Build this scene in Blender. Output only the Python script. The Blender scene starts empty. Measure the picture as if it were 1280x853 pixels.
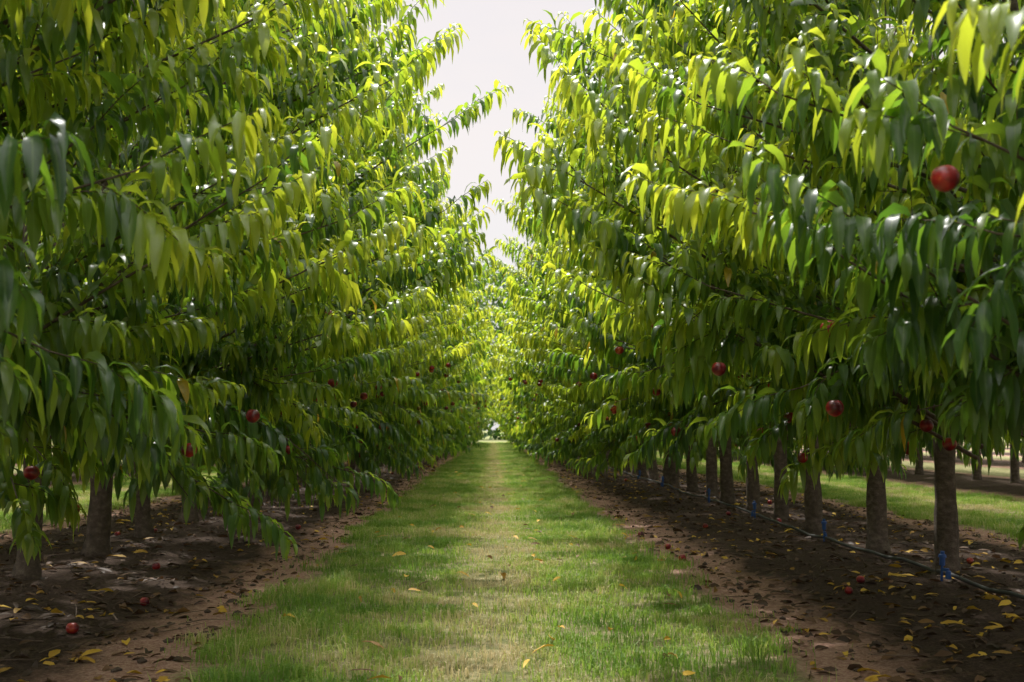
import bpy, math, random, bmesh
import numpy as np
from mathutils import Vector
rng=np.random.default_rng(7); random.seed(7)
sc=bpy.context.scene
H=0.95; ROW=2.95; SP=1.35; F=1400.0

# ---------------------------------------------------------------- helpers
def link(o,parent=None):
    sc.collection.objects.link(o)
    if parent: o.parent=parent
    return o
def empty(name,loc=(0,0,0)):
    e=bpy.data.objects.new(name,None); e.location=loc; e.empty_display_size=.2
    return link(e)
def mesh_np(name,V,faces_list,attrs=None,smooth=True,mat=None,midx=None):
    me=bpy.data.meshes.new(name)
    me.vertices.add(len(V)); me.vertices.foreach_set('co',np.ascontiguousarray(V,dtype=np.float32).ravel())
    tot=[];idx=[]
    for f in faces_list:
        if len(f)==0: continue
        tot.append(np.full(len(f),f.shape[1],dtype=np.int32)); idx.append(f.astype(np.int32).ravel())
    tot=np.concatenate(tot); idx=np.concatenate(idx)
    st=np.concatenate([[0],np.cumsum(tot)[:-1]]).astype(np.int32)
    me.loops.add(len(idx)); me.loops.foreach_set('vertex_index',idx)
    me.polygons.add(len(tot)); me.polygons.foreach_set('loop_start',st); me.polygons.foreach_set('loop_total',tot)
    me.polygons.foreach_set('use_smooth',np.full(len(tot),smooth))
    mats=mat if isinstance(mat,(list,tuple)) else [mat]
    for m in mats:
        if m: me.materials.append(m)
    if midx is not None: me.polygons.foreach_set('material_index',midx.astype(np.int32))
    if attrs:
        for k,a in attrs.items():
            at=me.attributes.new(k,'FLOAT','POINT'); at.data.foreach_set('value',a.astype(np.float32))
    me.update(calc_edges=True)
    return me
def nrm(a): return a/np.maximum(np.linalg.norm(a,axis=-1,keepdims=True),1e-9)
def vnoise(x,y,s,seed):
    r=np.random.default_rng(seed).random((256,256))
    x=np.asarray(x)/s+1000; y=np.asarray(y)/s+1000
    xi=np.floor(x).astype(int); yi=np.floor(y).astype(int); fx=x-xi; fy=y-yi
    fx=fx*fx*(3-2*fx); fy=fy*fy*(3-2*fy)
    g=lambda a,b:r[a%256,b%256]
    return (g(xi,yi)*(1-fx)+g(xi+1,yi)*fx)*(1-fy)+(g(xi,yi+1)*(1-fx)+g(xi+1,yi+1)*fx)*fy
def gz(x,y):
    x=np.asarray(x,float); y=np.asarray(y,float)
    a=np.abs((x+ROW)%(2*ROW)-ROW)
    soil=np.clip((a-1.3)/.5,0,1)
    z=-.012+0.05*soil*np.clip((a-1.3)/1.6,0,1)
    z=z+soil*(.035*(vnoise(x,y,.35,3)-.5)+.02*(vnoise(x,y,.12,4)-.5))+ .012*(vnoise(x,y,.6,5)-.5)
    return z

# ---------------------------------------------------------------- materials
def newmat(name):
    m=bpy.data.materials.new(name); m.use_nodes=True; nt=m.node_tree; nt.nodes.clear()
    out=nt.nodes.new('ShaderNodeOutputMaterial'); return m,nt,out
def ramp(nt,stops,fac):
    r=nt.nodes.new('ShaderNodeValToRGB'); e=r.color_ramp.elements
    while len(e)<len(stops): e.new(.5)
    for i,(p,c) in enumerate(stops): e[i].position=p; e[i].color=(*c,1)
    nt.links.new(fac,r.inputs[0]); return r.outputs[0]
def noise(nt,scale,detail=4,vec=None,rough=.55):
    n=nt.nodes.new('ShaderNodeTexNoise'); n.inputs['Scale'].default_value=scale; n.inputs['Detail'].default_value=detail
    n.inputs['Roughness'].default_value=rough
    if vec is not None: nt.links.new(vec,n.inputs['Vector'])
    return n.outputs[0]
def mathn(nt,op,a,b=None,c=None):
    m=nt.nodes.new('ShaderNodeMath'); m.operation=op
    for i,v in enumerate((a,b,c)):
        if v is None: continue
        if isinstance(v,(int,float)): m.inputs[i].default_value=v
        else: nt.links.new(v,m.inputs[i])
    return m.outputs[0]
def mixc(nt,fac,a,b,mode='MIX'):
    m=nt.nodes.new('ShaderNodeMix'); m.data_type='RGBA'; m.blend_type=mode
    for s,v in ((m.inputs[0],fac),(m.inputs[6],a),(m.inputs[7],b)):
        if isinstance(v,(int,float)): s.default_value=v
        elif isinstance(v,tuple): s.default_value=(*v,1)
        else: nt.links.new(v,s)
    return m.outputs[2]
def attr(nt,n):
    a=nt.nodes.new('ShaderNodeAttribute'); a.attribute_name=n; return a.outputs['Fac']

def leaf_mat(name,stops,tstops,rough=.42,tfac=.38,rib=True,spec=.5):
    m,nt,out=newmat(name)
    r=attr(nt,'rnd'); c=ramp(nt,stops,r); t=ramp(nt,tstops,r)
    if rib:
        g=nt.nodes.new('ShaderNodeNewGeometry')
        v=mathn(nt,'ABSOLUTE',attr(nt,'across'))
        ribm=mathn(nt,'LESS_THAN',v,.08)
        c=mixc(nt,mathn(nt,'MULTIPLY',ribm,.5),c,(.20,.28,.08))
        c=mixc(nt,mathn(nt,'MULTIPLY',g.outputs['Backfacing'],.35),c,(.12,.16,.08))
    p=nt.nodes.new('ShaderNodeBsdfPrincipled'); nt.links.new(c,p.inputs['Base Color'])
    p.inputs['Roughness'].default_value=rough; p.inputs['Specular IOR Level'].default_value=spec
    tr=nt.nodes.new('ShaderNodeBsdfTranslucent'); nt.links.new(t,tr.inputs[0])
    mx=nt.nodes.new('ShaderNodeMixShader'); mx.inputs[0].default_value=tfac
    nt.links.new(p.outputs[0],mx.inputs[1]); nt.links.new(tr.outputs[0],mx.inputs[2]); nt.links.new(mx.outputs[0],out.inputs[0])
    return m
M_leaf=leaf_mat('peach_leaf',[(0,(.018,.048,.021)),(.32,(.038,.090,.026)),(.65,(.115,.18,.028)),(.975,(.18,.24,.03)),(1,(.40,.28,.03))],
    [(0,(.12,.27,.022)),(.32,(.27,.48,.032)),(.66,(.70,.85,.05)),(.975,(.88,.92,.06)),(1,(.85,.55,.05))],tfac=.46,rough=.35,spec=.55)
M_grass=leaf_mat('grass_blade',[(0,(.09,.18,.03)),(.4,(.165,.27,.05)),(.65,(.27,.34,.085)),(.82,(.44,.41,.19)),(1,(.60,.51,.31))],
    [(0,(.26,.47,.05)),(.4,(.45,.66,.09)),(.7,(.60,.68,.15)),(1,(.70,.57,.3))],rough=.55,tfac=.38,rib=False,spec=.3)
M_litter=leaf_mat('leaf_litter',[(0,(.035,.022,.014)),(.45,(.085,.048,.027)),(.7,(.15,.078,.037)),(.8,(.45,.26,.03)),(1,(.68,.44,.05))],
    [(0,(.05,.03,.02)),(.7,(.2,.1,.04)),(.82,(.6,.35,.03)),(1,(.7,.45,.04))],rough=.6,tfac=.15,rib=False,spec=.3)

def bark():
    m,nt,out=newmat('bark'); tc=nt.nodes.new('ShaderNodeTexCoord')
    mp=nt.nodes.new('ShaderNodeMapping'); mp.inputs['Scale'].default_value=(1,1,1.3); nt.links.new(tc.outputs['Object'],mp.inputs[0])
    n=noise(nt,16,8,mp.outputs[0],.7); n2=noise(nt,3,3,tc.outputs['Object'])
    c=ramp(nt,[(.3,(.030,.022,.017)),(.5,(.105,.073,.052)),(.68,(.21,.16,.125))],n)
    c=mixc(nt,mathn(nt,'MULTIPLY',n2,.5),c,(.07,.05,.038))
    p=nt.nodes.new('ShaderNodeBsdfPrincipled'); nt.links.new(c,p.inputs['Base Color']); p.inputs['Roughness'].default_value=.85
    b=nt.nodes.new('ShaderNodeBump'); b.inputs['Strength'].default_value=.9; b.inputs['Distance'].default_value=.02
    nt.links.new(n,b.inputs['Height']); nt.links.new(b.outputs[0],p.inputs['Normal']); nt.links.new(p.outputs[0],out.inputs[0]); return m
M_bark=bark()
def fruitm():
    m,nt,out=newmat('nectarine_skin'); tc=nt.nodes.new('ShaderNodeTexCoord')
    n=noise(nt,18,3,tc.outputs['Object']); n2=noise(nt,420,2,tc.outputs['Object'])
    c=ramp(nt,[(.36,(.07,.005,.012)),(.5,(.20,.009,.015)),(.6,(.34,.018,.016)),(.70,(.52,.10,.03)),(.8,(.64,.33,.07))],n)
    c=mixc(nt,mathn(nt,'MULTIPLY',mathn(nt,'GREATER_THAN',n2,.68),.2),c,(.5,.25,.12))
    p=nt.nodes.new('ShaderNodeBsdfPrincipled'); nt.links.new(c,p.inputs['Base Color']); p.inputs['Roughness'].default_value=.30
    nt.links.new(p.outputs[0],out.inputs[0]); return m
M_fruit=fruitm()
def plain(name,col,rough=.5,var=.25,scale=30):
    m,nt,out=newmat(name); tc=nt.nodes.new('ShaderNodeTexCoord'); n=noise(nt,scale,4,tc.outputs['Object'])
    c=mixc(nt,n,tuple(x*(1-var) for x in col),tuple(min(1,x*(1+var)) for x in col))
    p=nt.nodes.new('ShaderNodeBsdfPrincipled'); nt.links.new(c,p.inputs['Base Color']); p.inputs['Roughness'].default_value=rough
    nt.links.new(p.outputs[0],out.inputs[0]); return m
M_hose=plain('hose_black',(.05,.05,.052),.5,.5,8)
M_blue=plain('blue_plastic',(.018,.075,.28),.5)
M_twig=plain('twig',(.12,.082,.056),.85,.5,12)
M_clod=plain('soil_clod',(.065,.043,.031),.95,.45,20)

def groundmat():
    m,nt,out=newmat('ground_soil_grass'); tc=nt.nodes.new('ShaderNodeTexCoord')
    sx=nt.nodes.new('ShaderNodeSeparateXYZ'); O=tc.outputs['Object']; nt.links.new(O,sx.inputs[0])
    a=mathn(nt,'PINGPONG',sx.outputs[0],ROW)
    n1=noise(nt,1.6,5,O); n2=noise(nt,9,6,O,.65); n3=noise(nt,55,6,O,.7)
    w=mathn(nt,'ADD',a,mathn(nt,'MULTIPLY',mathn(nt,'SUBTRACT',n1,.5),.6))
    w=mathn(nt,'ADD',w,mathn(nt,'MULTIPLY',mathn(nt,'SUBTRACT',n2,.5),.3))
    t=mathn(nt,'DIVIDE',w,ROW)
    gcol=ramp(nt,[(.3,(.10,.13,.04)),(.5,(.22,.21,.095)),(.7,(.44,.36,.22))],n2)
    dry=ramp(nt,[(.3,(.18,.098,.068)),(.5,(.36,.21,.158)),(.7,(.53,.37,.29))],n3)
    soil=ramp(nt,[(.3,(.022,.014,.010)),(.5,(.060,.039,.028)),(.7,(.145,.096,.070))],n3)
    soil=mixc(nt,mathn(nt,'MULTIPLY',n2,.6),soil,(.047,.031,.023))
    f1=nt.nodes.new('ShaderNodeMapRange'); f1.inputs[1].default_value=.37; f1.inputs[2].default_value=.44; nt.links.new(t,f1.inputs[0])
    f2=nt.nodes.new('ShaderNodeMapRange'); f2.inputs[1].default_value=.53; f2.inputs[2].default_value=.63; nt.links.new(t,f2.inputs[0])
    c=mixc(nt,f1.outputs[0],gcol,dry); c=mixc(nt,f2.outputs[0],c,soil)
    far=nt.nodes.new('ShaderNodeMapRange'); far.inputs[1].default_value=88; far.inputs[2].default_value=96; nt.links.new(sx.outputs[1],far.inputs[0])
    c=mixc(nt,far.outputs[0],c,(.20,.21,.09))
    p=nt.nodes.new('ShaderNodeBsdfPrincipled'); nt.links.new(c,p.inputs['Base Color']); p.inputs['Roughness'].default_value=.95
    p.inputs['Specular IOR Level'].default_value=.15
    b=nt.nodes.new('ShaderNodeBump'); b.inputs['Strength'].default_value=.8; b.inputs['Distance'].default_value=.03
    nt.links.new(mathn(nt,'ADD',n3,n2),b.inputs['Height']); nt.links.new(b.outputs[0],p.inputs['Normal'])
    nt.links.new(p.outputs[0],out.inputs[0]); return m
xs=np.unique(np.concatenate([np.linspace(-900,-40,12),np.linspace(-40,-6,60),np.arange(-6,6.01,.06),np.linspace(6,40,60),np.linspace(40,900,12)]))
ys=np.unique(np.concatenate([np.linspace(-60,2,20),np.arange(2,20,.07),np.arange(20,60,.3),np.linspace(60,160,40),np.linspace(160,1500,12)]))
X,Y=np.meshgrid(xs,ys); Z=gz(X,Y)
V=np.stack([X,Y,Z],-1).reshape(-1,3); nx=len(xs); ny=len(ys)
i=(np.arange(ny-1)[:,None]*nx+np.arange(nx-1)[None]).ravel()
link(bpy.data.objects.new('ground',mesh_np('ground',V,[np.stack([i,i+1,i+1+nx,i+nx],-1)],mat=groundmat())))

# ---------------------------------------------------------------- leaves
STH=(np.array([0,.14,.36,.6,.82,1.0]),np.array([.10,.62,1.0,.88,.48,.03]))
STL=(np.array([0,.35,.7,1.0]),np.array([.2,1.0,.75,.05]))
def leaves(P,D,L,W,K,rnd,lod=False):
    ST,WD=STL if lod else STH
    N=len(P); S=len(ST)
    D=nrm(D); side=np.cross(D,np.array([0,0,1.])); side=nrm(side+rng.normal(0,.34,(N,3)))
    side=nrm(side-(side*D).sum(-1,keepdims=True)*D)
    pts=[P]; dirs=[D]; d=D.copy(); p=P.copy()
    for s in range(1,S):
        st=(ST[s]-ST[s-1])
        d=nrm(d+np.array([0,0,-1.])*(K*st)[:,None]); p=p+d*(L*st)[:,None]; pts.append(p); dirs.append(d)
    V=np.zeros((N,S,3,3)); A=np.zeros((N,S,3))
    fold=rng.uniform(.1,.6,N); wav=rng.uniform(0,6.28,N)
    for s in range(S):
        sd=nrm(side-(side*dirs[s]).sum(-1,keepdims=True)*dirs[s]); n=np.cross(sd,dirs[s])
        w=(W*WD[s])[:,None]; up=(fold*(1+.5*np.sin(wav+s*2.1)))[:,None]; up2=(fold*(1+.5*np.sin(wav*2+s*2.6)))[:,None]
        V[:,s,0]=pts[s]-sd*w+n*w*up; V[:,s,1]=pts[s]; V[:,s,2]=pts[s]+sd*w+n*w*up2
        A[:,s,0]=-1; A[:,s,2]=1
    base=(np.arange(N)*S*3)[:,None]; Fq=[]
    for s in range(S-1):
        a=s*3
        Fq.append(np.array([a,a+1,a+4,a+3])); Fq.append(np.array([a+1,a+2,a+5,a+4]))
    Fq=np.array(Fq); faces=(base[:,:,None]+Fq[None]).reshape(-1,4)
    return V.reshape(-1,3),faces,np.repeat(rnd,S*3),A.ravel()
def tube(pts,rad,seg=6):
    pts=np.array(pts,float); n=len(pts); t=nrm(np.gradient(pts,axis=0))
    ref=np.array([1.,0,.13]); a=nrm(np.cross(t,ref)); b=np.cross(t,a)
    th=np.linspace(0,2*math.pi,seg,endpoint=False)
    V=pts[:,None]+(a[:,None]*np.cos(th)[None,:,None]+b[:,None]*np.sin(th)[None,:,None])*np.array(rad)[:,None,None]
    Fc=[]
    for k in range(n-1):
        for j in range(seg):
            Fc.append((k*seg+j,k*seg+(j+1)%seg,(k+1)*seg+(j+1)%seg,(k+1)*seg+j))
    return V.reshape(-1,3),np.array(Fc)
class Acc:
    def __init__(s): s.V=[];s.F=[];s.n=0
    def add(s,V,Fc): s.V.append(V); s.F.append(Fc+s.n); s.n+=len(V)
    def get(s): return np.concatenate(s.V),np.concatenate(s.F)
def bez(a,b,c,n):
    t=np.linspace(0,1,n)[:,None]; return a*(1-t)**2+2*b*t*(1-t)+c*t*t
HZ=[.7,1.0,1.4,2.0,2.8,3.6,4.3,5.0,5.8]; HW=[1.45,1.65,1.84,2.0,2.06,1.94,1.66,1.25,.62]
def hull(z): return np.interp(z,HZ,HW)

def sphere_fruit(c,r):
    V=[];Fc=[];nu,nv=20,14
    rot=rng.uniform(0,6.28)
    for j in range(nv+1):
        ph=math.pi*j/nv
        for k in range(nu):
            th=2*math.pi*k/nu
            x,y,z=math.sin(ph)*math.cos(th),math.sin(ph)*math.sin(th),math.cos(ph)
            cl=1-.10*math.exp(-(th if th<math.pi else th-2*math.pi)**2*14)*math.sin(ph)
            z=z*.96-(.18*math.exp(-(ph/.35)**2)) - .05*math.exp(-((math.pi-ph)/.3)**2)
            xx=x*cl;yy=y*cl
            V.append((c[0]+r*(xx*math.cos(rot)-yy*math.sin(rot)),c[1]+r*(xx*math.sin(rot)+yy*math.cos(rot)),c[2]+r*z))
    for j in range(nv):
        for k in range(nu):
            Fc.append((j*nu+k,(j+1)*nu+k,(j+1)*nu+(k+1)%nu,j*nu+(k+1)%nu))
    return np.array(V),np.array(Fc)

def grow(branches,name,nfruit=24,fruit_pts=None,zmin=.45,lod_too=False,step=.113,big=1.0):
    LP=[];LD=[];LL=[];LW=[];LK=[];LR=[]; tw=Acc(); fr=Acc(); cand=[]
    for (pts,t0) in branches:
        n=len(pts); seglen=np.linalg.norm(np.diff(pts,axis=0),axis=1).sum()
        r0=.004+.0045*seglen
        V,Fc=tube(pts,np.linspace(r0,.003,n),5); tw.add(V,Fc)
        ns=max(3,int(seglen*(1-t0)/step)); bright=rng.normal(0,.14)
        for q in range(ns+1):
            t=t0+(1-t0)*(q/ns); f=t*(n-1); k=min(int(f),n-2); p=pts[k]+(pts[k+1]-pts[k])*(f-k); bd=nrm(pts[k+1]-pts[k])
            end=(q==ns)
            d=nrm(bd+np.array([0,0,.35])) if end else nrm(bd*.7+rng.normal(0,.52,3)+np.array([0,0,.55]))
            if p[2]<1.4 and not end: d=nrm(d+np.array([0,0,-.38]))
            Ls=rng.uniform(.28,.5) if end else rng.uniform(.14,.38)
            m=5; sp=[p]; dd=d.copy()
            for s in range(m):
                dd=nrm(dd+np.array([0,0,-.06 if p[2]>1.2 else -.16])+rng.normal(0,.05,3)); sp.append(sp[-1]+dd*Ls/m)
            sp=np.array(sp); V,Fc=tube(sp[[0,2,5]],np.array([.003,.0024,.0012]),3); tw.add(V,Fc)
            nl=max(5,int(Ls/.0165)); u=(np.arange(nl)+.6)/nl; u=.08+.92*u
            ff=u*m; kk=np.minimum(ff.astype(int),m-1); pp=sp[kk]+(sp[kk+1]-sp[kk])*(ff-kk)[:,None]; td=nrm(sp[kk+1]-sp[kk])
            ang=np.arange(nl)*2.4+rng.uniform(0,6.28)
            a=nrm(np.cross(td,np.array([.3,.1,.95]))); b=np.cross(td,a)
            rad=a*np.cos(ang)[:,None]+b*np.sin(ang)[:,None]
            dl=nrm(rad*.8+td*rng.uniform(.35,.9,nl)[:,None]+np.array([0,0,.45]))
            LP.append(pp);LD.append(dl)
            szl=np.where(u>.9,.6,1.0)*big
            LL.append(rng.uniform(.12,.19,nl)*szl); LW.append(rng.uniform(.0155,.0215,nl)*szl); LK.append(rng.uniform(1.8,6.4,nl))
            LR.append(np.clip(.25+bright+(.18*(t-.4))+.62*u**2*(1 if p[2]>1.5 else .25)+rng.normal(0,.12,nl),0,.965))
            if t>.6 and .7<p[2]<1.8: cand.append(p+np.array([.04*np.sign(p[0]),0,-.08])+rng.normal(0,.04,3))
    P=np.concatenate(LP);D=np.concatenate(LD);L=np.concatenate(LL);W=np.concatenate(LW);K=np.concatenate(LK);R=np.concatenate(LR)
    R[rng.random(len(R))<.003]=1
    keep=P[:,2]>zmin+rng.uniform(0,.12,len(P)); P,D,L,W,K,R=P[keep],D[keep],L[keep],W[keep],K[keep],R[keep]
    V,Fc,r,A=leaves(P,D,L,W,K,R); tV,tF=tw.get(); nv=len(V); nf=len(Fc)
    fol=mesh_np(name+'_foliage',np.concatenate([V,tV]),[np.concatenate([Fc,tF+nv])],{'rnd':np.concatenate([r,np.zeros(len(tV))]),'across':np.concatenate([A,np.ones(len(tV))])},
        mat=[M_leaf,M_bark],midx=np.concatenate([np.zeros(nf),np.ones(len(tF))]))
    lodm=None
    if lod_too:
        s=rng.random(len(P))<.33
        V,Fc,r,A=leaves(P[s],D[s],L[s]*1.3,W[s]*1.85,K[s]*.8,R[s],True)
        lodm=mesh_np(name+'_foliage_far',V,[Fc],{'rnd':r,'across':A},mat=M_leaf)
    if fruit_pts is None:
        cand=np.array(cand); wgt=np.exp(-cand[:,2]*1.7)*(.1+np.abs(cand[:,0]))**3; wgt/=wgt.sum()
        fruit_pts=cand[rng.choice(len(cand),nfruit,p=wgt)]
    for c in fruit_pts:
        V,Fc=sphere_fruit(c,rng.uniform(.029,.035)); fr.add(V,Fc)
    V,Fc=fr.get(); frm=mesh_np(name+'_fruit',V,[Fc],mat=M_fruit)
    return fol,lodm,frm,len(P)

def tree_variant(i):
    skirt=i>=3
    br=[]; tr=Acc()
    lean=rng.normal(0,.035,2); fork=rng.uniform(.7,.9)
    tp=np.array([[0,0,-.08],[0,0,.0],[lean[0]*.3,lean[1]*.3,.12],[lean[0]*.7,lean[1],.4],[lean[0],lean[1],fork],[lean[0],lean[1],fork+.12]])
    R=rng.uniform(.066,.082)
    tt=np.linspace(0,1,22); f=tt*5; k=np.minimum(f.astype(int),4); pts=tp[k]+(tp[k+1]-tp[k])*(f-k)[:,None]
    rad=np.interp(pts[:,2],[-.08,0,.12,.5,fork,fork+.12],[R*1.5,R*1.3,R*1.06,R*.95,R*1.08,R*.6])*rng.uniform(.96,1.04,22)
    V,Fc=tube(pts,rad,16); V[:,:2]+= (V[:,:2]-lean*.5)*(.16*(vnoise(np.arctan2(V[:,1],V[:,0])*1.0,V[:,2],.35,60+i)-.5))[:,None]*2; tr.add(V,Fc)
    limbs=[]
    for s,yy in ((-1,-.4),(-1,.35),(1,-.35),(1,.4)):
        top=np.array([s*rng.uniform(.7,1.1),yy*rng.uniform(.7,1.4),rng.uniform(3.9,5.0)])
        a=np.array([lean[0],lean[1],fork-.03]); mid=np.array([s*rng.uniform(.4,.65),yy*.7,rng.uniform(1.7,2.3)])
        L=bez(a,mid,top,14); L[1:]+=rng.normal(0,.02,(13,3)); limbs.append((s,L))
        V,Fc=tube(L,np.linspace(R*.5,.010,14),8); tr.add(V,Fc)
    nb=63
    for b in range(nb):
        s=-1 if b%2 else 1
        ze=.82+(5.5-.82)*((b+.5)/nb)**.97+rng.normal(0,.12)
        xe=s*hull(ze)*(rng.uniform(.70,1.19)); ye=rng.uniform(-.78,.78)
        L=random.choice([l for ss,l in limbs if ss==s])
        out=abs(xe); zs=np.clip(ze-out*rng.uniform(.4,.85),.9,4.6)
        if ze<1.4: zs=rng.uniform(1.0,1.35)
        k=np.argmin(abs(L[:,2]-zs)); p0=L[k]; pe=np.array([xe,ye,ze])
        mid=(p0+pe)/2+np.array([0,0,.10 if ze>1.3 else .34])+rng.normal(0,.08,3)
        br.append((bez(p0,mid,pe,10),.2))
    if skirt:
        for b in range(10):
            s=-1 if b%2 else 1
            pe=np.array([s*rng.uniform(.8,1.7),rng.uniform(-.7,.7),rng.uniform(.5,.85)]); p0=np.array([s*.12,0,1.15])
            br.append((bez(p0,(p0+pe)/2+np.array([0,0,.42]),pe,9),.35))
    for b in range(6):
        pe=np.array([rng.uniform(-.9,.9),rng.uniform(-.7,.7),rng.uniform(5.0,5.9)])
        p0=pe-np.array([pe[0]*.25,0,1.4]); br.append((bez(p0,(p0+pe)/2+rng.normal(0,.1,3),pe,9),.2))
    for b in range(5):
        z=rng.uniform(1.0,3.4); p0=np.array([0,0,z]); a=rng.uniform(0,6.28); pe=p0+np.array([math.cos(a)*.8,math.sin(a)*.6,.4]); br.append((bez(p0,(p0+pe)/2,pe,6),.2))
    fol,lod,frm,nl=grow(br,'peach_tree',lod_too=True,zmin=.36 if skirt else .60)
    V,Fc=tr.get(); return fol,mesh_np('peach_tree_trunk',V,[Fc],mat=M_bark),frm,lod,nl
NV=6
variants=[tree_variant(i) for i in range(NV)]

def place_tree(x,y,vi,flip,sc_=1.0,far=False,fruit=True,wide=1.0):
    e=empty('peach_tree',(x,y,float(gz(x,y))+.01)); e.rotation_euler=(0,0,(math.pi if flip else 0)+random.uniform(-.08,.08)); e.scale=(sc_*wide,sc_,sc_*random.uniform(.95,1.07))
    f,w,fr,lod,_=variants[vi]
    link(bpy.data.objects.new('trunk',w),e); link(bpy.data.objects.new('foliage',lod if far else f),e)
    if fruit: link(bpy.data.objects.new('fruit',fr),e)
    return e
trees={}
NT=int(84/SP)
for side in (-1,1):
    last=-1
    y0=7.3 if side>0 else 7.15
    for k in range(-5,NT-5):
        y=y0+k*SP+random.uniform(-.14,.14)
        pool=[0,1,2,3,4,5]
        if side<0 and k<4: pool=[0,1,3,4,5] if k>=1 else [0,1,2]
        if side>0 and k<4: pool=[0,1,2]
        if k>=5: pool=[0,3,4,5]
        vi=random.choice([v for v in pool if v!=last]); last=vi
        wd=1.0+.14*min(1,max(0,(y-10)/20))+random.uniform(-.04,.06)
        if k<=-3: wd=.88
        trees[(side,k)]=place_tree(side*ROW+random.uniform(-.08,.08),y,vi,random.random()<.5,random.uniform(.94,1.07),far=y>22,fruit=((0 if side<0 else -1)<=k and y<40),wide=wd)
for side in (-1,1):
    last=-1
    for k in range(0,34):
        vi=random.choice([v for v in range(3) if v!=last]); last=vi
        place_tree(side*ROW*3+random.uniform(-.06,.06),7+k*SP+random.uniform(-.1,.1),vi,random.random()<.5,1,True,False)
    for k in range(0,14):
        place_tree(side*ROW*5,20+k*2.2,random.randrange(NV),random.random()<.5,1,True,False)

def wp(px,py,d): return np.array([(px-617)/F*d,d,H+(538-py)/F*d])
def reach(side,lst,fruit,parent):
    br=[]
    for (px,py,d,x0,dz) in lst:
        e=wp(px,py,d); p0=np.array([side*x0,d+rng.uniform(.1,.5),e[2]-dz]); mid=(p0+e)/2+np.array([0,0,.05])
        br.append((bez(p0,mid,e,10),.2))
    fol,_,frm,_=grow(br,'reaching',fruit_pts=[wp(*q) for q in fruit],zmin=.05,step=.10)
    bpy.context.view_layer.update()
    for n,me in (('long_branch',fol),('long_branch_fruit',frm)):
        o=link(bpy.data.objects.new(n,me)); o.parent=parent; o.matrix_parent_inverse=parent.matrix_world.inverted()
reach(1,[(735,110,5.6,2.4,1.3),(760,130,5.3,2.3,1.2),(795,50,5.4,2.4,1.2),(690,200,5.2,2.3,1.2),(705,240,5.5,2.3,1.1),(745,280,5.0,2.3,1.0),(800,170,4.8,2.3,1.0),(830,320,5,2.2,.8),(880,400,4.8,2.2,.6),(740,360,6.6,2.3,.8)],
      [(900,461,4.6),(955,183,4.8),(1040,410,4.2)],trees[(1,-2)])
reach(1,[(1060,320,3.0,1.9,.6),(1120,310,2.9,1.9,.5),(1230,60,3.0,1.9,.5),(1030,560,6.2,2.4,-.15),(1205,150,2.55,1.8,.25)],[(1193,217,2.36),(1045,510,4.3),(1188,555,4.9),(1137,560,5.3),(1160,532,5.0),(950,540,6.6),(1003,572,6.0)],trees[(1,-3)])
reach(-1,[(330,220,4.2,2.2,.8),(290,270,4.0,2.1,.7),(420,320,5.0,2.2,.7),(260,540,5.4,2.3,-.1),(300,630,6.0,2.4,-.5),(30,620,5.0,2.4,-.2),(60,570,5.4,2.6,-.2),(440,590,9.0,2.5,-.3)],
      [(318,520,4.9),(47,590,4.8),(240,562,4.9),(100,635,5.7)],trees[(-1,-2)])

# ---------------------------------------------------------------- grass
def grass_patch(seed,LY=2.6,N=42000):
    r=np.random.default_rng(seed)
    x=r.uniform(-1.65,1.65,N); y=r.uniform(0,LY,N); ax=np.abs(x)
    edge=1.17+.40*(vnoise(x,y,.45,seed+1)-.5)+.25*(vnoise(x,y,.13,seed+8)-.5)
    dens=-.12+1.45*(.6*vnoise(x,y,.24,seed+2)+.4*vnoise(x,y,.07,seed+12))
    dens*=1-.5*np.exp(-(x/.24)**2)
    keep=(r.random(N)<dens)&((ax<edge)|(r.random(N)<.35*np.exp(-(ax-edge)/.06)))
    x=x[keep];y=y[keep];ax=ax[keep];n=len(x)
    cl=vnoise(x,y,.3,seed+3)*.5+vnoise(x,y,.09,seed+4)*.5
    h=(.014+.10*cl**2.3)*r.uniform(.5,1.3,n)*(1-.35*np.exp(-(x/.25)**2))*(1+.5*np.exp(-((ax-1.1)/.2)**2))
    a=r.uniform(0,6.28,n); ln=r.uniform(.2,1.6,n)
    dx=np.cos(a);dy=np.sin(a); w=r.uniform(.0014,.0032,n)
    ox,oy=-dy*w,dx*w
    z0=np.full(n,-.02)
    def P(X,Y,Z): return np.stack([X,Y,Z],-1)
    mx=x+dx*h*ln*.3; my=y+dy*h*ln*.3; mz=h*.55; tx=x+dx*h*ln; ty=y+dy*h*ln; tz=h*np.clip(1.1-ln*.4,.35,1)
    V=np.stack([P(x-ox,y-oy,z0),P(x+ox,y+oy,z0),P(mx+ox*.8,my+oy*.8,mz),P(mx-ox*.8,my-oy*.8,mz),P(tx,ty,tz)],1)
    b=np.arange(n)*5
    q=np.stack([b,b+1,b+2,b+3],-1); t=np.stack([b+3,b+2,b+4],-1)
    dryc=.48*np.exp(-(x/.28)**2)+.9*(vnoise(x,y,.5,seed+5)-.5)+.6*(vnoise(x,y,.12,seed+6)-.5)
    R=np.clip(.35+dryc+r.normal(0,.15,n)+(r.random(n)<.09)*.4,0,1)
    return mesh_np('grass_patch',V.reshape(-1,3),[q,t],{'rnd':np.repeat(R,5)},smooth=False,mat=M_grass)
gp=[grass_patch(100+17*i) for i in range(5)]
g=empty('grass')
last=-1
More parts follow.
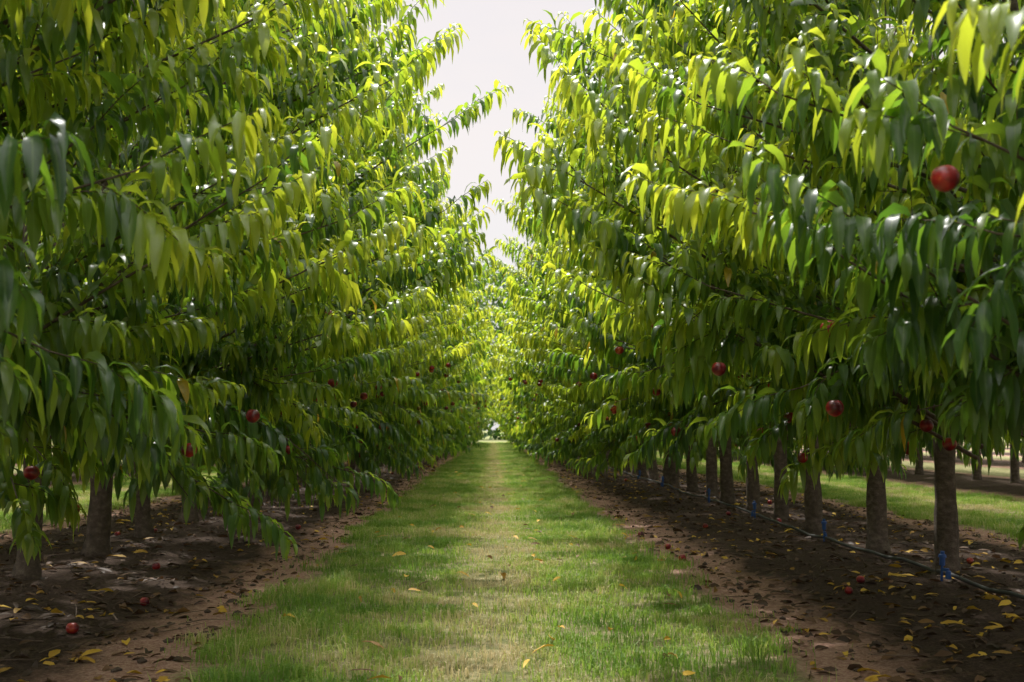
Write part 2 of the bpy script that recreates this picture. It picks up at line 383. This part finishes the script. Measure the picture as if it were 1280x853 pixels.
for xc in (0,-2*ROW,2*ROW):
    for k in range(-1 if xc==0 else 1,33 if xc==0 else 18):
        vi=random.choice([v for v in range(5) if v!=last]); last=vi
        o=bpy.data.objects.new('grass_patch',gp[vi]); fx=random.random()<.5
        o.location=(xc,1+k*2.6+(2.6 if fx else 0),0); o.rotation_euler=(0,0,math.pi if fx else 0)
        link(o,g)

# ---------------------------------------------------------------- litter, clods, twigs
def scatter_soil(n,ymax=42,lo=1.25,hi=4.6):
    y=3+(ymax-3)*rng.random(n)**1.6; s=np.where(rng.random(n)<.5,-1,1); x=s*rng.uniform(lo,hi,n)
    return x,y
x,y=scatter_soil(11500)
xg=rng.uniform(-1.25,1.25,190); yg=3+30*rng.random(190)**1.5
z=gz(x,y)+.006; R=rng.random(len(x))
R=np.where(vnoise(x,y,.8,77)>np.where(x>0,.36,.52),R,R*.78)
P=np.stack([x,y,z],-1); P=np.concatenate([P,np.stack([xg,yg,np.full(190,.03)],-1)]); R=np.concatenate([R,rng.uniform(.6,1,190)])
n=len(P); a=rng.uniform(0,6.28,n); D=np.stack([np.cos(a),np.sin(a),rng.uniform(.05,.5,n)],-1)
V,Fc,r_,A=leaves(P,D,rng.uniform(.05,.13,n),rng.uniform(.009,.02,n),rng.uniform(.3,1.2,n),R)
link(bpy.data.objects.new('fallen_leaves',mesh_np('fallen_leaves',V,[Fc],{'rnd':r_,'across':A},mat=M_litter)))
x,y=scatter_soil(9000,34,1.4,4.4)
ico=np.array([[0,0,1],[.9,0,.3],[.28,.85,.3],[-.72,.53,.3],[-.72,-.53,.3],[.28,-.85,.3],[.72,.53,-.5],[-.28,.85,-.5],[-.9,0,-.5],[-.28,-.85,-.5],[.72,-.53,-.5]])
fi=np.array([[0,1,2],[0,2,3],[0,3,4],[0,4,5],[0,5,1],[1,6,2],[2,7,3],[3,8,4],[4,9,5],[5,10,1],[6,7,2],[7,8,3],[8,9,4],[9,10,5],[10,6,1]])
n=len(x); s=.004+.02*rng.random(n)**3
V=ico[None]*s[:,None,None]*rng.uniform(.6,1.3,(n,11,3)); V[:,:,2]*=.7; V+=np.stack([x,y,gz(x,y)+s*.2],-1)[:,None]
Fc=(np.arange(n)*11)[:,None,None]+fi[None]
link(bpy.data.objects.new('soil_clods',mesh_np('soil_clods',V.reshape(-1,3),[Fc.reshape(-1,3)],smooth=False,mat=M_clod)))
acc=Acc(); x,y=scatter_soil(1100,25,1.5,4)
for i in range(1100):
    a=rng.uniform(0,6.28); l=rng.uniform(.06,.35); c=np.array([x[i],y[i],float(gz(x[i],y[i]))+.008])
    d=np.array([math.cos(a),math.sin(a),rng.uniform(-.02,.08)]); p=np.array([c,c+d*l*.5+rng.normal(0,.01,3),c+d*l]); r0=rng.uniform(.0015,.005)
    Vt,Ft=tube(p,[r0,r0*.8,r0*.4],4); acc.add(Vt,Ft)
V,Fc=acc.get(); link(bpy.data.objects.new('fallen_twigs',mesh_np('fallen_twigs',V,[Fc],mat=M_twig)))
acc=Acc()
def gp_(px,py): d=F*H/(py-538); return ((px-617)/F*d,d)
L=[gp_(*q) for q in ((190,750),(103,787),(833,684),(851,697),(1057,742),(376,662),(203,712),(880,660),(975,655),(1072,732),(800,668))]
xx,yy=scatter_soil(40,30,1.6,3.6); L+=[q for q in zip(xx,yy) if q[1]>(6.5 if q[0]>0 else 9)]
for (a,b) in L:
    V,Fc=sphere_fruit((a,b,float(gz(a,b))+.022),rng.uniform(.024,.031)); acc.add(V,Fc)
V,Fc=acc.get(); link(bpy.data.objects.new('fallen_nectarines',mesh_np('fallen_nectarines',V,[Fc],mat=M_fruit)))

# ---------------------------------------------------------------- irrigation
yy=np.arange(2,84,.25)
xx=ROW-.2+.05*np.sin(yy*1.1)+.03*np.sin(yy*2.7); zz=gz(xx,yy)+.02+.022*np.abs(np.sin(yy*1.3))
V,Fc=tube(np.stack([xx,yy,zz],-1),np.full(len(yy),.0125),8)
link(bpy.data.objects.new('irrigation_hose',mesh_np('irrigation_hose',V,[Fc],mat=M_hose)))
def box(bm,c,s):
    r=bmesh.ops.create_cube(bm,size=1)
    for v in r['verts']: v.co=Vector((v.co.x*s[0]+c[0],v.co.y*s[1]+c[1],v.co.z*s[2]+c[2]))
def cyl(bm,c,r,h,r2=None):
    q=bmesh.ops.create_cone(bm,cap_ends=True,segments=14,radius1=r,radius2=r2 or r,depth=h)
    for v in q['verts']: v.co+=Vector(c)
bm=bmesh.new()
cyl(bm,(0,0,.02),.008,.16); cyl(bm,(0,0,.11),.018,.05); cyl(bm,(0,0,.145),.026,.02,.022); cyl(bm,(0,0,.165),.013,.02); box(bm,(.018,0,.06),(.05,.016,.02)); cyl(bm,(.04,0,.03),.02,.05,.015)
bmesh.ops.bevel(bm,geom=bm.edges[:],offset=.0015,segments=1,affect='EDGES')
sm=bpy.data.meshes.new('irrigation_sprinkler'); bm.to_mesh(sm); bm.free(); sm.materials.append(M_blue)
for (px,py) in ((1197,733),(1057,682),(960,652),(888,632),(858,612),(800,602)):
    d=F*H/(py-538); x_=ROW-.24
    o=link(bpy.data.objects.new('irrigation_sprinkler',sm)); o.location=(x_,d,float(gz(x_,d))+.015); o.scale=(.95,.95,.95); o.rotation_euler=(0,.06,random.uniform(0,6))

# ---------------------------------------------------------------- distant trees at the end of the alley
n=30000; a=rng.uniform(-40,40,n)
hh=14+4*vnoise(a,a*0,5,9)+2*vnoise(a,a*0,1.6,10)
zz=.1+hh*rng.random(n)**.9; yy=118+rng.uniform(-3,3,n)-3*np.sqrt(np.clip(1-(zz/hh)**2,0,1))
P=np.stack([a,yy,zz],-1); th=rng.uniform(0,6.28,n); D=np.stack([np.cos(th),np.sin(th),rng.uniform(-.3,.8,n)],-1)
V,Fc,r_,A=leaves(P,D,rng.uniform(.5,.9,n),rng.uniform(.15,.28,n),rng.uniform(.5,2,n),np.clip(rng.normal(.15,.15,n),0,.96),True)
link(bpy.data.objects.new('distant_trees',mesh_np('distant_trees',V,[Fc],{'rnd':r_,'across':A},mat=M_leaf)))

# ---------------------------------------------------------------- light
EL,AZ=math.radians(60),math.radians(-12)
w=bpy.data.worlds.new('World'); sc.world=w; w.use_nodes=True; nt=w.node_tree; nt.nodes.clear()
sky=nt.nodes.new('ShaderNodeTexSky'); sky.sky_type='NISHITA'; sky.sun_disc=False; sky.sun_elevation=EL; sky.sun_rotation=AZ; sky.air_density=1.2; sky.dust_density=2
tc=nt.nodes.new('ShaderNodeTexCoord'); mp=nt.nodes.new('ShaderNodeMapping'); mp.inputs['Scale'].default_value=(1,1,3); nt.links.new(tc.outputs['Generated'],mp.inputs[0])
cf=ramp(nt,[(.3,(.72,.72,.72)),(.6,(1,1,1))],noise(nt,2.2,5,mp.outputs[0]))
sx=nt.nodes.new('ShaderNodeSeparateXYZ'); nt.links.new(tc.outputs['Generated'],sx.inputs[0])
zc=mathn(nt,'MAXIMUM',sx.outputs[2],0)
cloud=ramp(nt,[(0,(.25,.243,.243)),(.45,(.255,.236,.234)),(.62,(.90,.885,.86)),(1,(1,.985,.96))],zc)
vm=nt.nodes.new('ShaderNodeVectorMath'); vm.operation='SCALE'; vm.inputs['Scale'].default_value=31; nt.links.new(cloud,vm.inputs[0])
c=mixc(nt,cf,sky.outputs[0],vm.outputs[0])
bg=nt.nodes.new('ShaderNodeBackground'); bg.inputs[1].default_value=.12; nt.links.new(c,bg.inputs[0])
wo=nt.nodes.new('ShaderNodeOutputWorld'); nt.links.new(bg.outputs[0],wo.inputs[0])
sd=bpy.data.lights.new('sun','SUN'); sd.energy=5; sd.angle=math.radians(1.5); sd.color=(1,.965,.91)
so=link(bpy.data.objects.new('sun',sd)); s=Vector((math.sin(AZ)*math.cos(EL),math.cos(AZ)*math.cos(EL),math.sin(EL))); so.rotation_euler=s.to_track_quat('Z','Y').to_euler(); so.location=(0,0,30)
sc.view_settings.view_transform='Standard'; sc.view_settings.look='None'; sc.view_settings.exposure=0

cd=bpy.data.cameras.new('camera'); cam=link(bpy.data.objects.new('camera',cd)); sc.camera=cam
cam.location=(0,0,H); cd.lens=36*F/1280; cd.sensor_width=36; cd.clip_end=3000; cd.clip_start=.05
cam.rotation_euler=(math.radians(90)+math.atan((538-426.5)/F),0,-math.atan(23/F))
cd.dof.use_dof=True; cd.dof.focus_distance=6.0; cd.dof.aperture_fstop=5.0
